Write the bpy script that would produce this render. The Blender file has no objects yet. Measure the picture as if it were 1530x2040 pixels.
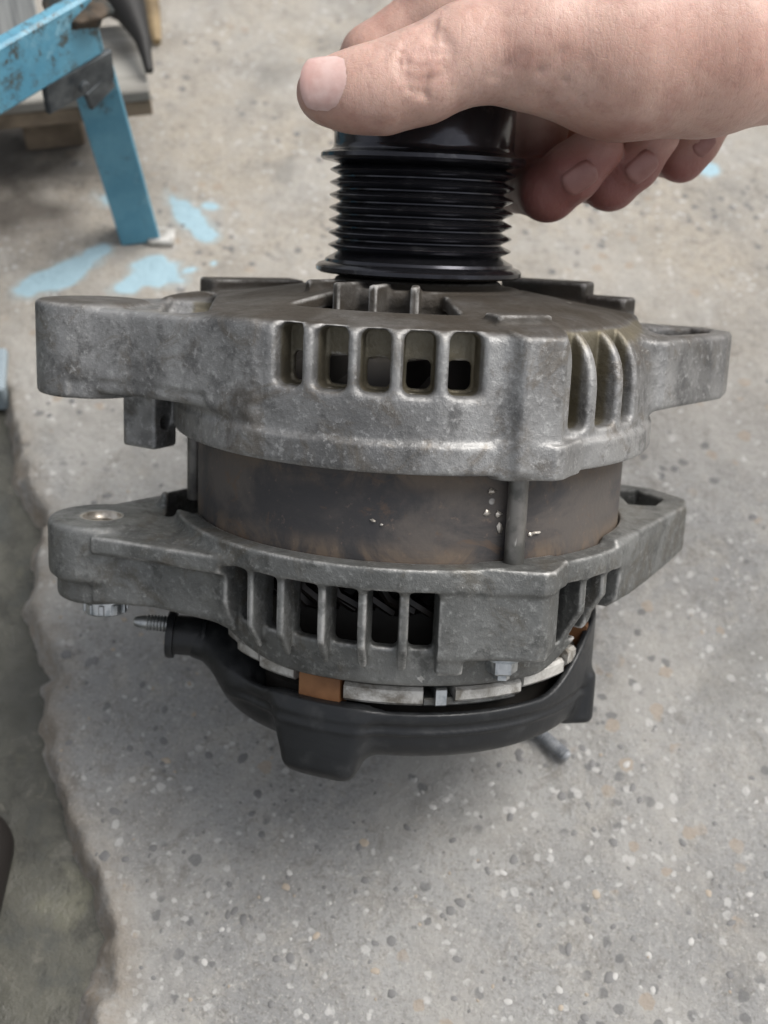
import bpy, math, random
import numpy as np
from mathutils import Matrix, Vector
from math import sin, cos, pi, radians as rad

S = 0.001                                   # everything below is in millimetres
sc = bpy.context.scene
col = sc.collection
rng = np.random.RandomState(7)
random.seed(7)

# ------------------------------------------------------------------ camera, world, sun, exposure
TILT = rad(41.295)                          # the alternator leans away from the camera
ALT = Matrix.Translation((0, 0, 84 * S)) @ Matrix.Rotation(-TILT, 4, 'X')

p_, w_, r_ = 0.23919181538249748, 0.01755103355267724, 0.04167545378612904
fwd = Vector((sin(w_) * cos(p_), cos(w_) * cos(p_), -sin(p_)))
rt = Vector((cos(w_), -sin(w_), 0)); up = rt.cross(fwd)
rt2 = rt * cos(r_) + up * sin(r_); up2 = -rt * sin(r_) + up * cos(r_)
M = Matrix((rt2, up2, -fwd)).transposed().to_4x4()
M.translation = Vector((-13.978, -382.861, 91.229)) * S
cd = bpy.data.cameras.new('camera'); cam = bpy.data.objects.new('camera', cd); col.objects.link(cam)
cam.matrix_world = ALT @ M
cd.sensor_fit = 'VERTICAL'; cd.sensor_height = 36; cd.lens = 36 * 2500 / 2040
cd.clip_start = 0.01; cd.clip_end = 200
cd.dof.use_dof = True; cd.dof.focus_distance = 0.325; cd.dof.aperture_fstop = cd.lens / 1000 / 0.0030
sc.camera = cam

SUN_EL, SUN_AZ = rad(60), rad(68)          # azimuth clockwise from +Y
world = bpy.data.worlds.new('World'); sc.world = world; world.use_nodes = True
wn = world.node_tree; wn.nodes.clear()
sky = wn.nodes.new('ShaderNodeTexSky'); sky.sky_type = 'NISHITA'; sky.sun_disc = False
sky.sun_elevation = SUN_EL; sky.sun_rotation = SUN_AZ
sky.air_density = 1.0; sky.dust_density = 4.0; sky.ozone_density = 1.0
hs = wn.nodes.new('ShaderNodeHueSaturation'); hs.inputs['Saturation'].default_value = 0.22
bg = wn.nodes.new('ShaderNodeBackground'); bg.inputs['Strength'].default_value = 0.095
wo = wn.nodes.new('ShaderNodeOutputWorld')
wn.links.new(sky.outputs[0], hs.inputs['Color']); wn.links.new(hs.outputs[0], bg.inputs['Color'])
wn.links.new(bg.outputs[0], wo.inputs['Surface'])
sl = bpy.data.lights.new('sun', 'SUN'); so = bpy.data.objects.new('sun', sl); col.objects.link(so)
sl.energy = 1.35; sl.angle = rad(38); sl.color = (1.0, 0.965, 0.92)
sd = Vector((sin(SUN_AZ) * cos(SUN_EL), cos(SUN_AZ) * cos(SUN_EL), sin(SUN_EL)))
so.rotation_euler = sd.to_track_quat('Z', 'Y').to_euler()
sc.view_settings.view_transform = 'Standard'; sc.view_settings.look = 'None'
sc.view_settings.gamma = 1; sc.view_settings.exposure = 0.92

# ------------------------------------------------------------------ object helpers
def tag(o, label=None, cat=None, group=None, kind=None):
    if label: o['label'] = label
    if cat: o['category'] = cat
    if group: o['group'] = group
    if kind: o['kind'] = kind
    return o

def empty(name, label, cat, mat=None, group=None):
    o = bpy.data.objects.new(name, None); o.empty_display_size = 0.02; col.objects.link(o)
    if mat is not None: o.matrix_world = mat
    return tag(o, label, cat, group)

def mesh_obj(name, v, f, mat, parent=None, smooth=True, sharp=None):
    """v (n,3) in mm; f = list of faces or (m,4) array"""
    me = bpy.data.meshes.new(name)
    v = np.asarray(v, dtype=np.float32) * S
    if isinstance(f, np.ndarray) and f.ndim == 2:
        n = f.shape[1]
        me.vertices.add(len(v)); me.vertices.foreach_set('co', v.ravel())
        me.loops.add(f.size); me.loops.foreach_set('vertex_index', f.ravel().astype(np.int32))
        me.polygons.add(len(f))
        me.polygons.foreach_set('loop_start', np.arange(0, f.size, n, dtype=np.int32))
        me.update(calc_edges=True)
    else:
        me.from_pydata([tuple(map(float, p)) for p in v], [], [tuple(int(i) for i in q) for q in f]); me.update()
    me.polygons.foreach_set('use_smooth', np.full(len(me.polygons), smooth, dtype=bool))
    me.materials.append(mat)
    o = bpy.data.objects.new(name, me); col.objects.link(o)
    if parent is not None: o.parent = parent
    if sharp: me.set_sharp_from_angle(angle=rad(sharp))
    return o

class MB:
    """collects simple solids into one mesh"""
    def __init__(s): s.v = []; s.f = []
    def add(s, v, f):
        b = len(s.v); s.v += [tuple(p) for p in v]; s.f += [tuple(i + b for i in q) for q in f]; return s
    def box(s, c, h, rot=None, bev=0.0):
        """box with chamfered edges: centre, half sizes, rotation matrix"""
        hx, hy, hz = h; b = min(bev, hx * .9, hy * .9, hz * .9)
        rot = rot or Matrix.Identity(3); c = Vector(c)
        if b <= 0:
            pts = [Vector((x * hx, y * hy, z * hz)) for x in (-1, 1) for y in (-1, 1) for z in (-1, 1)]
            fs = [(0, 1, 3, 2), (4, 6, 7, 5), (0, 4, 5, 1), (2, 3, 7, 6), (0, 2, 6, 4), (1, 5, 7, 3)]
        else:
            pts = []; idx = {}
            for x in (-1, 1):
                for y in (-1, 1):
                    for z in (-1, 1):
                        for a, q in enumerate(((x * hx, y * (hy - b), z * (hz - b)), (x * (hx - b), y * hy, z * (hz - b)), (x * (hx - b), y * (hy - b), z * hz))):
                            idx[(x, y, z, a)] = len(pts); pts.append(Vector(q))
            fs = []
            for sg in (-1, 1):
                for a in range(3):
                    o1, o2 = [(1, 2), (0, 2), (0, 1)][a]
                    q = []
                    for u, w in ((-1, -1), (1, -1), (1, 1), (-1, 1)):
                        k = [0, 0, 0]; k[a] = sg; k[o1] = u; k[o2] = w; q.append(idx[(*k, a)])
                    fs.append(q)
            for a in range(3):
                o1, o2 = [(1, 2), (0, 2), (0, 1)][a]
                for u in (-1, 1):
                    for w in (-1, 1):
                        k0 = [0, 0, 0]; k0[a] = -1; k0[o1] = u; k0[o2] = w; k1 = list(k0); k1[a] = 1
                        fs.append([idx[(*k0, o1)], idx[(*k1, o1)], idx[(*k1, o2)], idx[(*k0, o2)]])
            for x in (-1, 1):
                for y in (-1, 1):
                    for z in (-1, 1): fs.append([idx[(x, y, z, a)] for a in range(3)])
            # orient outward
            out = []
            for q in fs:
                cc = sum((pts[i] for i in q), Vector()) / len(q)
                nn = (pts[q[1]] - pts[q[0]]).cross(pts[q[2]] - pts[q[1]])
                out.append(q if nn.dot(cc) > 0 else q[::-1])
            fs = out
        return s.add([rot @ p + c for p in pts], fs)
    def lathe(s, prof, n=64, M=None):
        """prof: (r,z) pairs, closed by poles if r==0"""
        M = M or Matrix.Identity(4); b = []; rings = []
        vs = []
        for r, z in prof:
            if r <= 1e-6: rings.append([len(vs)]); vs.append(M @ Vector((0, 0, z)))
            else:
                rings.append(list(range(len(vs), len(vs) + n)))
                vs += [M @ Vector((r * cos(2 * pi * k / n), r * sin(2 * pi * k / n), z)) for k in range(n)]
        fs = []
        for A, B in zip(rings, rings[1:]):
            for k in range(n):
                k2 = (k + 1) % n
                if len(A) == 1 and len(B) == 1: continue
                if len(A) == 1: fs.append((A[0], B[k2], B[k]))
                elif len(B) == 1: fs.append((A[k], A[k2], B[0]))
                else: fs.append((A[k], A[k2], B[k2], B[k]))
        return s.add(vs, fs)
    def tube(s, pts, rs, n=12):
        pts = [Vector(p) for p in pts]
        if not hasattr(rs, '__len__'): rs = [rs] * len(pts)
        vs = []; fs = []; prev = None
        for i, p in enumerate(pts):
            d = (pts[min(i + 1, len(pts) - 1)] - pts[max(i - 1, 0)]).normalized()
            a = prev if prev is not None else (Vector((0, 0, 1)) if abs(d.z) < .9 else Vector((1, 0, 0)))
            a = (a - d * a.dot(d)).normalized(); prev = a; b2 = d.cross(a)
            vs += [p + (a * cos(2 * pi * k / n) + b2 * sin(2 * pi * k / n)) * rs[i] for k in range(n)]
        for i in range(len(pts) - 1):
            for k in range(n):
                fs.append((i * n + k, i * n + (k + 1) % n, (i + 1) * n + (k + 1) % n, (i + 1) * n + k))
        fs.append(tuple(range(n))[::-1]); fs.append(tuple(range((len(pts) - 1) * n, len(pts) * n)))
        return s.add(vs, fs)
    def prism(s, poly, z0, z1, M=None):
        M = M or Matrix.Identity(4); n = len(poly)
        vs = [M @ Vector((x, y, z0)) for x, y in poly] + [M @ Vector((x, y, z1)) for x, y in poly]
        fs = [tuple(range(n))[::-1], tuple(range(n, 2 * n))] + [(i, (i + 1) % n, (i + 1) % n + n, i + n) for i in range(n)]
        return s.add(vs, fs)
    def build(s, name, mat, parent=None, smooth=True, sharp=35):
        return mesh_obj(name, s.v, s.f, mat, parent, smooth, sharp)

def polar(az, r, z=0):                      # az in degrees, 0 = towards the camera, + = right
    return (r * sin(rad(az)), -r * cos(rad(az)), z)

# ------------------------------------------------------------------ signed distance modelling
def smin(a, b, k):
    if np.isscalar(k) and k <= 0: return np.minimum(a, b)
    h = np.maximum(k - np.abs(a - b), 0) / k
    return np.minimum(a, b) - h * h * k * 0.25
def smax(a, b, k): return -smin(-a, -b, k)

class Field:
    def __init__(s, lo, hi, h):
        s.lo = np.array(lo, float); s.h = h
        n = np.ceil((np.array(hi) - s.lo) / h).astype(int) + 1; s.n = n
        ax = [(s.lo[i] + np.arange(n[i]) * h).astype(np.float32) for i in range(3)]
        s.x, s.y, s.z = ax[0][:, None, None], ax[1][None, :, None], ax[2][None, None, :]
        s.D = np.full(tuple(n), 1e3, np.float32)
    def win(s, lo, hi):
        a = np.clip(np.floor((np.array(lo) - s.lo) / s.h).astype(int), 0, s.n - 1)
        b = np.clip(np.ceil((np.array(hi) - s.lo) / s.h).astype(int) + 1, 1, s.n)
        return tuple(slice(int(p), int(q)) for p, q in zip(a, b))
    def op(s, fn, lo=None, hi=None, k=0.0, sub=False):
        w = (slice(None),) * 3 if lo is None else s.win(lo, hi)
        d = fn(s.x[w[0]], s.y[:, w[1]], s.z[:, :, w[2]]).astype(np.float32)
        s.D[w] = smax(s.D[w], -d, k) if sub else smin(s.D[w], d, k)
    def mesh(s):
        """naive surface nets"""
        D = s.D
        D[0] = D[-1] = 1; D[:, 0] = D[:, -1] = 1; D[:, :, 0] = D[:, :, -1] = 1
        I = D < 0
        c = I[:-1, :-1, :-1].astype(np.uint8)
        for dx in (0, 1):
            for dy in (0, 1):
                for dz in (0, 1):
                    if dx + dy + dz: c = c + I[dx:I.shape[0] - 1 + dx, dy:I.shape[1] - 1 + dy, dz:I.shape[2] - 1 + dz]
        act = (c > 0) & (c < 8)
        ii, jj, kk = np.nonzero(act)
        vid = np.full(act.shape, -1, np.int32); vid[ii, jj, kk] = np.arange(len(ii))
        cor = [(a, b, d) for a in (0, 1) for b in (0, 1) for d in (0, 1)]
        vals = {q: D[ii + q[0], jj + q[1], kk + q[2]] for q in cor}
        P = np.zeros((len(ii), 3), np.float32); cnt = np.zeros(len(ii), np.float32)
        for q in cor:
            for a in range(3):
                if q[a]: continue
                r = list(q); r[a] = 1; r = tuple(r)
                v0, v1 = vals[q], vals[r]; m = (v0 < 0) != (v1 < 0)
                t = np.where(m, v0 / np.where(m, v0 - v1, 1), 0)
                for b in range(3):
                    P[:, b] += np.where(m, (t if b == a else q[b]), 0)
                cnt += m
        P /= cnt[:, None]
        V = (np.stack([ii, jj, kk], 1) + P) * s.h + s.lo
        F = []
        for a in range(3):
            sl0 = [slice(1, -1)] * 3; sl1 = [slice(1, -1)] * 3
            sl0[a] = slice(0, -1); sl1[a] = slice(1, None)
            A, B = I[tuple(sl0)], I[tuple(sl1)]
            e = np.nonzero(A != B)
            inside = A[e]
            base = [x + 1 for x in e]; base[a] = e[a]
            b_, c_ = (a + 1) % 3, (a + 2) % 3
            def g(db, dc):
                t = [x.copy() for x in base]; t[b_] -= db; t[c_] -= dc
                return vid[t[0], t[1], t[2]]
            q = np.stack([g(1, 1), g(0, 1), g(0, 0), g(1, 0)], 1)
            q[~inside] = q[~inside][:, ::-1]
            F.append(q)
        F = np.concatenate(F); F = F[(F >= 0).all(1)]
        return V, F

def az_of(x, y): return np.degrees(np.arctan2(x, -y))
def poly2(P):
    P = np.array(P, float)
    def f(x, y):
        x, y = np.broadcast_arrays(x, y)
        d = np.full(x.shape, 1e9); sgn = np.ones(x.shape)
        n = len(P)
        for i in range(n):
            a, b = P[i], P[i - 1]; ex, ey = b - a
            wx, wy = x - a[0], y - a[1]
            t = np.clip((wx * ex + wy * ey) / (ex * ex + ey * ey), 0, 1)
            d = np.minimum(d, (wx - ex * t) ** 2 + (wy - ey * t) ** 2)
            c1 = y >= a[1]; c2 = y < b[1]; c3 = ex * wy > ey * wx
            sgn = np.where((c1 & c2 & c3) | (~c1 & ~c2 & ~c3), -sgn, sgn)
        return sgn * np.sqrt(d)
    return f
def slab(z, z0, z1): return np.abs(z - (z0 + z1) / 2) - (z1 - z0) / 2
def ext(f2, z0, z1, k=1.0): return lambda x, y, z: smax(f2(x, y), slab(z, z0, z1), k)
def disc(cx, cy, r): return lambda x, y: np.hypot(x - cx, y - cy) - r
def rbox(cx, cy, hx, hy, a, rr):
    ca, sa = cos(rad(a)), sin(rad(a))
    def f(x, y):
        u = (x - cx) * ca + (y - cy) * sa; v = -(x - cx) * sa + (y - cy) * ca
        qx, qy = np.abs(u) - hx + rr, np.abs(v) - hy + rr
        return np.hypot(np.maximum(qx, 0), np.maximum(qy, 0)) + np.minimum(np.maximum(qx, qy), 0) - rr
    return f
def slot(a0, a1, z0, z1, r0, r1, rr=1.8, R=70.0):
    ac, hw = (a0 + a1) / 2, rad(a1 - a0) / 2 * R
    def f(x, y, z):
        u = np.abs(az_of(x, y) - ac) * (pi / 180 * R) - hw + rr
        v = slab(z, z0, z1) + rr
        d = np.hypot(np.maximum(u, 0), np.maximum(v, 0)) + np.minimum(np.maximum(u, v), 0) - rr
        r = np.hypot(x, y)
        return np.maximum(d, np.abs(r - (r0 + r1) / 2) - (r1 - r0) / 2)
    return f
def cone(a, b, ra, rb):
    a = np.array(a, float); b = np.array(b, float); e = b - a; L2 = (e ** 2).sum()
    def f(x, y, z):
        t = np.clip(((x - a[0]) * e[0] + (y - a[1]) * e[1] + (z - a[2]) * e[2]) / L2, 0, 1)
        return np.sqrt((x - a[0] - e[0] * t) ** 2 + (y - a[1] - e[1] * t) ** 2 + (z - a[2] - e[2] * t) ** 2) - (ra + (rb - ra) * t)
    return f
def ss(a, b, x):
    t = np.clip((x - a) / (b - a), 0, 1); return t * t * (3 - 2 * t)

def split_build(V, F, groups, mat, parent, name):
    """cut one surface into a main mesh and seamless sub-part meshes; groups: list of (name, predicate)"""
    C = V[F].mean(1); left = np.ones(len(F), bool); subs = []
    for nm, pr in groups:
        m = pr(C) & left; left &= ~m
        subs.append((nm, m))
    def mk(nm, m, par):
        f = F[m]; u, inv = np.unique(f, return_inverse=True)
        return mesh_obj(nm, V[u], inv.reshape(f.shape), mat, par)
    main = mk(name, left, parent)
    for nm, m in subs:
        if m.sum() > 50: mk(nm, m, main)
    return main

# ------------------------------------------------------------------ materials
class NT:
    def __init__(s, name):
        s.m = bpy.data.materials.new(name); s.m.use_nodes = True; s.t = s.m.node_tree
        s.b = s.t.nodes['Principled BSDF']; s.co = s.t.nodes.new('ShaderNodeTexCoord').outputs['Object']
    def n(s, t, **k):
        nd = s.t.nodes.new(t)
        for a, v in k.items(): setattr(nd, a, v)
        return nd
    def put(s, sock, v):
        if isinstance(v, bpy.types.NodeSocket): s.t.links.new(v, sock)
        elif isinstance(v, tuple) and len(v) == 3: sock.default_value = (*v, 1)
        else: sock.default_value = v
    def noise(s, scale, detail=4, rough=.55, dist=0, co=None, stretch=None):
        nd = s.n('ShaderNodeTexNoise'); nd.inputs['Scale'].default_value = scale; nd.inputs['Detail'].default_value = detail
        nd.inputs['Roughness'].default_value = rough; nd.inputs['Distortion'].default_value = dist
        c = co or s.co
        if stretch:
            mp = s.n('ShaderNodeMapping'); mp.inputs['Scale'].default_value = stretch; s.t.links.new(c, mp.inputs[0]); c = mp.outputs[0]
        s.t.links.new(c, nd.inputs['Vector']); return nd.outputs['Fac']
    def vor(s, scale, feature='F1', rnd=1.0, out='Distance', co=None):
        nd = s.n('ShaderNodeTexVoronoi'); nd.feature = feature; nd.inputs['Scale'].default_value = scale
        nd.inputs['Randomness'].default_value = rnd; s.t.links.new(co or s.co, nd.inputs['Vector']); return nd.outputs[out]
    def ramp(s, v, a, b, lo=0.0, hi=1.0, smooth=True):
        nd = s.n('ShaderNodeMapRange'); nd.interpolation_type = 'SMOOTHSTEP' if smooth else 'LINEAR'
        s.t.links.new(v, nd.inputs[0])
        for i, q in enumerate((a, b, lo, hi)): nd.inputs[i + 1].default_value = q
        return nd.outputs[0]
    def mix(s, f, a, b):
        nd = s.n('ShaderNodeMix', data_type='RGBA'); s.put(nd.inputs[0], f); s.put(nd.inputs[6], a); s.put(nd.inputs[7], b); return nd.outputs[2]
    def math(s, op, a, b=0.0):
        nd = s.n('ShaderNodeMath', operation=op); s.put(nd.inputs[0], a); s.put(nd.inputs[1], b); return nd.outputs[0]
    def bump(s, h, strength=.3, dist=.0005, prev=None):
        nd = s.n('ShaderNodeBump'); nd.inputs['Strength'].default_value = strength; nd.inputs['Distance'].default_value = dist
        s.t.links.new(h, nd.inputs['Height'])
        if prev: s.t.links.new(prev, nd.inputs['Normal'])
        s.t.links.new(nd.outputs[0], s.b.inputs['Normal']); return nd.outputs[0]
    def sep(s, co=None):
        nd = s.n('ShaderNodeSeparateXYZ'); s.t.links.new(co or s.co, nd.inputs[0]); return nd.outputs
    def geo(s, o): return s.n('ShaderNodeNewGeometry').outputs[o]
    def set(s, **k):
        nm = dict(col='Base Color', rough='Roughness', metal='Metallic', spec='Specular IOR Level', coat='Coat Weight')
        for a, v in k.items(): s.put(s.b.inputs[nm[a]], v)
        return s.m

def cast_aluminium(name, grime, dark, light, zlo, zhi, olive=None, warm=(.13, .105, .075)):
    """oxidised die-cast aluminium; oily brown grime towards the top (zlo..zhi in mm)"""
    t = NT(name)
    big = t.noise(24, 5, .62, .5); fine = t.noise(520, 5, .7); mid = t.noise(110, 6, .68, .3); blot_ = t.noise(62, 6, .72, 1.0)
    c = t.mix(t.ramp(big, .34, .66), dark, light)
    c = t.mix(t.ramp(mid, .50, .66, 0, .65), c, tuple(q * .55 for q in dark))
    c = t.mix(t.ramp(blot_, .50, .66, 0, .55), c, warm)
    c = t.mix(t.ramp(fine, .52, .70, 0, .55), c, tuple(min(q * 1.5, 1) for q in light))
    scr = t.noise(240, 5, .8, 2.5); gate = t.noise(30, 3, .6)
    c = t.mix(t.math('MULTIPLY', t.ramp(scr, .60, .68, 0, .8), t.ramp(gate, .48, .60)), c, (.52, .51, .49))
    g = t.math('MULTIPLY', t.ramp(t.sep()[2], zlo * S, zhi * S), t.ramp(t.noise(45, 4, .6), .25, .6, .7, 1))
    g = t.math('MAXIMUM', g, t.ramp(t.noise(30, 5, .65, .5), .60, .72, 0, .7))
    c = t.mix(g, c, grime)
    if olive:
        x_, y_, z_ = t.sep(); rr = t.math('SQRT', t.math('ADD', t.math('MULTIPLY', x_, x_), t.math('MULTIPLY', y_, y_)))
        inn = t.math('MULTIPLY', t.ramp(rr, .0685, .0665), t.ramp(z_, .0612, .0603))
        c = t.mix(t.math('MULTIPLY', inn, .85), c, olive)
    pt = t.geo('Pointiness')
    edge = t.math('MULTIPLY', t.ramp(pt, .510, .565), t.ramp(t.noise(90, 5, .7), .38, .62, .05, 1))
    c = t.mix(edge, c, (.54, .53, .51))
    t.bump(fine, .5, .0007, t.bump(mid, .30, .0012, t.bump(blot_, .12, .002)))
    rgh = t.math('ADD', t.ramp(mid, .3, .7, .40, .60), t.math('MULTIPLY', g, .25))
    met = t.math('SUBTRACT', .60, t.math('MULTIPLY', g, .58))
    return t.set(col=c, rough=rgh, metal=met)

m_front = cast_aluminium('cast_aluminium_front', (.040, .032, .023), (.145, .144, .142), (.335, .333, .327), 59.8, 61.9, (.15, .13, .085))
m_rear = cast_aluminium('cast_aluminium_rear', (.055, .048, .036), (.125, .127, .122), (.235, .238, .23), 30, 40, None, (.11, .095, .072))

t = NT('stator_steel')
z = t.sep()[2]
lam = t.noise(300, 3, .6, 0, stretch=(.02, .02, 4))
big = t.noise(30, 6, .65, .8, stretch=(1, 1, 1.4))
c = t.mix(t.ramp(big, .38, .62), (.048, .046, .048), (.105, .092, .083))
rust = t.math('MAXIMUM', t.ramp(z, .017, .024, 0, .9), t.ramp(z, .0075, .001))
rust = t.math('MULTIPLY', rust, t.ramp(t.noise(45, 5, .7, 1, stretch=(1, 1, .8)), .40, .62))
c = t.mix(t.math('MULTIPLY', rust, .85), c, (.165, .125, .092))
c = t.mix(t.ramp(t.noise(380, 4, .7), .60, .72, 0, .5), c, (.19, .14, .11))
spk = t.vor(150); c = t.mix(t.math('MULTIPLY', t.ramp(spk, .16, .08), t.ramp(t.noise(40, 2), .60, .66)), c, (.62, .60, .57))
lam2 = t.n('ShaderNodeTexWave', bands_direction='Z'); lam2.inputs['Scale'].default_value = 320; lam2.inputs['Distortion'].default_value = 1.5; t.t.links.new(t.co, lam2.inputs[0])
t.bump(lam, .10, .0003, t.bump(t.noise(600, 4), .25, .0004))
c = t.mix(t.ramp(t.noise(70, 6, .75, 1.5), .55, .68, 0, .6), c, (.13, .085, .055))
m_stator = t.set(col=c, rough=t.ramp(big, .3, .7, .60, .75), metal=.2)

t = NT('bolt_steel')
c = t.mix(t.ramp(t.noise(120, 4), .4, .6), (.10, .098, .09), (.20, .19, .175))
c = t.mix(t.ramp(t.noise(260, 3, .6, 0, stretch=(1, 1, .25)), .64, .70), c, (.6, .58, .54))
m_bolt = t.set(col=c, rough=.45, metal=.6)
t = NT('zinc_steel'); c = t.mix(t.ramp(t.noise(300, 4), .4, .6), (.32, .34, .35), (.55, .56, .56)); m_zinc = t.set(col=c, rough=.32, metal=.85)
t = NT('bare_thread'); c = t.mix(t.ramp(t.noise(300, 4), .4, .6), (.38, .34, .29), (.62, .58, .52)); m_thread = t.set(col=c, rough=.35, metal=.7)

t = NT('black_pulley'); f = t.noise(220, 5, .6)
c = t.mix(t.ramp(f, .55, .75), (.045, .045, .052), (.10, .10, .105))
t.bump(t.noise(90, 4, .6, 0, stretch=(.3, .3, 8)), .1, .0003, t.bump(t.noise(700, 3), .08, .0002))
m_pulley = t.set(col=c, rough=t.ramp(f, .35, .7, .13, .27), metal=.8, spec=.6)

t = NT('black_plastic'); f = t.noise(160, 5, .6)
c = t.mix(t.ramp(f, .5, .72), (.010, .011, .0125), (.024, .025, .026))
c = t.mix(t.ramp(t.noise(60, 6, .7, .8), .62, .74, 0, .5), c, (.06, .06, .06))
t.bump(t.noise(900, 3), .2, .0002)
m_plastic = t.set(col=c, rough=t.ramp(f, .35, .7, .38, .55))

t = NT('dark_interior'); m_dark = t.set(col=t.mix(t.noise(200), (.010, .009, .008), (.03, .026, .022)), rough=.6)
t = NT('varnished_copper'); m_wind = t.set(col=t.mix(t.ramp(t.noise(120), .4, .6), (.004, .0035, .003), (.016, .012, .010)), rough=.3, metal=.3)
t = NT('rectifier_aluminium'); f = t.noise(120, 6, .7, .6); t.bump(t.noise(200, 5, .7), .6, .001)
m_rect = t.set(col=t.mix(t.ramp(f, .35, .65), (.20, .18, .15), (.60, .585, .55)), rough=.45, metal=.3); 
t = NT('orange_resin'); f = t.noise(90, 5)
t.bump(t.noise(500, 3), .2, .0003)
m_orange = t.set(col=t.mix(t.ramp(f, .3, .7), (.15, .062, .022), (.25, .115, .045)), rough=.6)

# ------------------------------------------------------------------ THE ALTERNATOR
alt = empty('alternator', 'used grey cast-aluminium alternator with black ribbed pulley, held tilted on the concrete', 'alternator', ALT)

HV = 0.6
# --- front bracket
F = Field((-120, -84, 14), (108, 84, 76), HV)
def ztop(r): return 61.3 + 0.17 * np.clip(71 - r, 0, 37)
def body(x, y, z):
    r = np.hypot(x, y); a = az_of(x, y)
    kk = 3.2 + 13 * ss(30, 37, a) * (1 - ss(80, 100, a))
    return smax(smax(r - 71, z - ztop(r), kk), 26 - z, 1)
F.op(body)
F.op(ext(disc(0, 0, 72.3), 25.2, 33, 1.2), k=1.5)
# left mounting ear
Lp = poly2([(-94, -29.6), (-80, -34.4), (-44, -55.5), (-20, 0), (-54, 40), (-78, 20), (-97, 1.5)])
F.op(ext(Lp, 36.5, 60.3, 2.2), (-120, -70, 30), (-15, 60, 66), k=5)
F.op(ext(disc(-94.5, -14, 16.2), 34.6, 61.4, 1.6), (-120, -40, 30), (-70, 10, 66), k=1.5)
# recess in the top of the ear arm
F.op(ext(poly2([(-72, -30), (-58, -40), (-60, -8), (-62, 20), (-76, 4)]), 56.5, 70, 1.5), (-84, -46, 52), (-50, 26, 72), k=1.5, sub=True)
# faint parting step along the arm's lower front
F.op(ext(poly2([(-100, -60), (-58, -60), (-58, -46.6), (-84, -32.6), (-98, -29.0)]), 30, 40.0, .5), (-112, -62, 28), (-54, -24, 44), k=1.2, sub=True)
# right mounting ear
F.op(ext(poly2([(60, -26), (72, -22), (97, 6), (101, 16), (96, 30), (84, 34), (50, 48), (30, 0)]), 36.5, 57, 2), (25, -40, 30), (106, 60, 62), k=4)
F.op(ext(poly2([(66, 2), (76, -4), (92, 10), (94, 18), (90, 25), (78, 26)]), 41, 80, 2), (60, -10, 38), (104, 34, 62), k=1.5, sub=True)
# bolt bosses
for a in (24.2, 144, -97):
    cx, cy, _ = polar(a, 67.5)
    F.op(ext(rbox(cx, cy, 6.8, 8.0, a, 2), 26, 61, 1.5), (cx - 18, cy - 18, 18), (cx + 18, cy + 18, 66), k=5)
    F.op(ext(poly2([polar(a - 9, 70)[:2], polar(a - 7.5, 72.3)[:2], polar(a + 2.6, 77.6)[:2], polar(a + 5, 77)[:2], polar(a + 12, 72.2)[:2], polar(a + 10, 64)[:2], polar(a - 8, 64)[:2]]), 24.3, 33.5, .8), (cx - 22, cy - 22, 18), (cx + 22, cy + 22, 38), k=1.5)
# raised pads on the top
F.op(ext(rbox(24.5, -55, 8, 4.2, 24, 1), 56, 65.5, 1), (10, -66, 54), (40, -44, 69), k=1)
F.op(ext(rbox(44, 40, 15, 8, -20, 1.5), 56, 69.5, 1), (24, 24, 54), (64, 56, 73), k=1)
F.op(ext(rbox(63, 30, 6, 8, 60, 1.5), 52, 65.5, 1), (50, 16, 50), (76, 44, 69), k=1)
F.op(ext(rbox(-53, 36, 16, 7, 25, 1.5), 52, 66.3, 1), (-74, 22, 50), (-32, 52, 70), k=1)
# hollow
F.op(lambda x, y, z: smax(np.hypot(x, y) - 61.0, z - ztop(np.hypot(x, y)) + 4.2, 3), sub=True, k=1)
# hub
F.op(lambda x, y, z: smax(np.hypot(x, y) - 31, slab(z, 40, 68.5), 1.5), (-40, -40, 36), (40, 40, 76), k=1)
F.op(lambda x, y, z: smax(np.hypot(x, y) - 25, slab(z, 40, 70.5), 1.5), (-40, -40, 36), (40, 40, 76), k=1.5)
# annular air opening with radial fins
def annulus(x, y, z):
    r = np.hypot(x, y); a = az_of(x, y)
    d = np.maximum(31.2 - r, r - 52.5)
    sect = np.maximum((np.abs(a + 16.5) - 26), 0) * .8
    sect2 = np.maximum((np.abs(a - 150) - 40), 0) * .8
    return smax(smax(d, np.minimum(sect, sect2) - 1, 2), -(z - 44), .5)
F.op(annulus, (-56, -56, 42), (56, 56, 76), k=1.2, sub=True)
for a in np.arange(-54, 14, 17):
    c0, s0 = cos(rad(a)), sin(rad(a))
    def fin(x, y, z, c0=c0, s0=s0):
        u = x * s0 - y * c0; v = x * c0 + y * s0
        return smax(smax(np.abs(v) - 1.25, np.abs(u - 33) - 6.5, .6), slab(z, 50, 70.2), .8)
    F.op(fin, (-58, -58, 46), (58, 58, 73), k=1.2)
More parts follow.
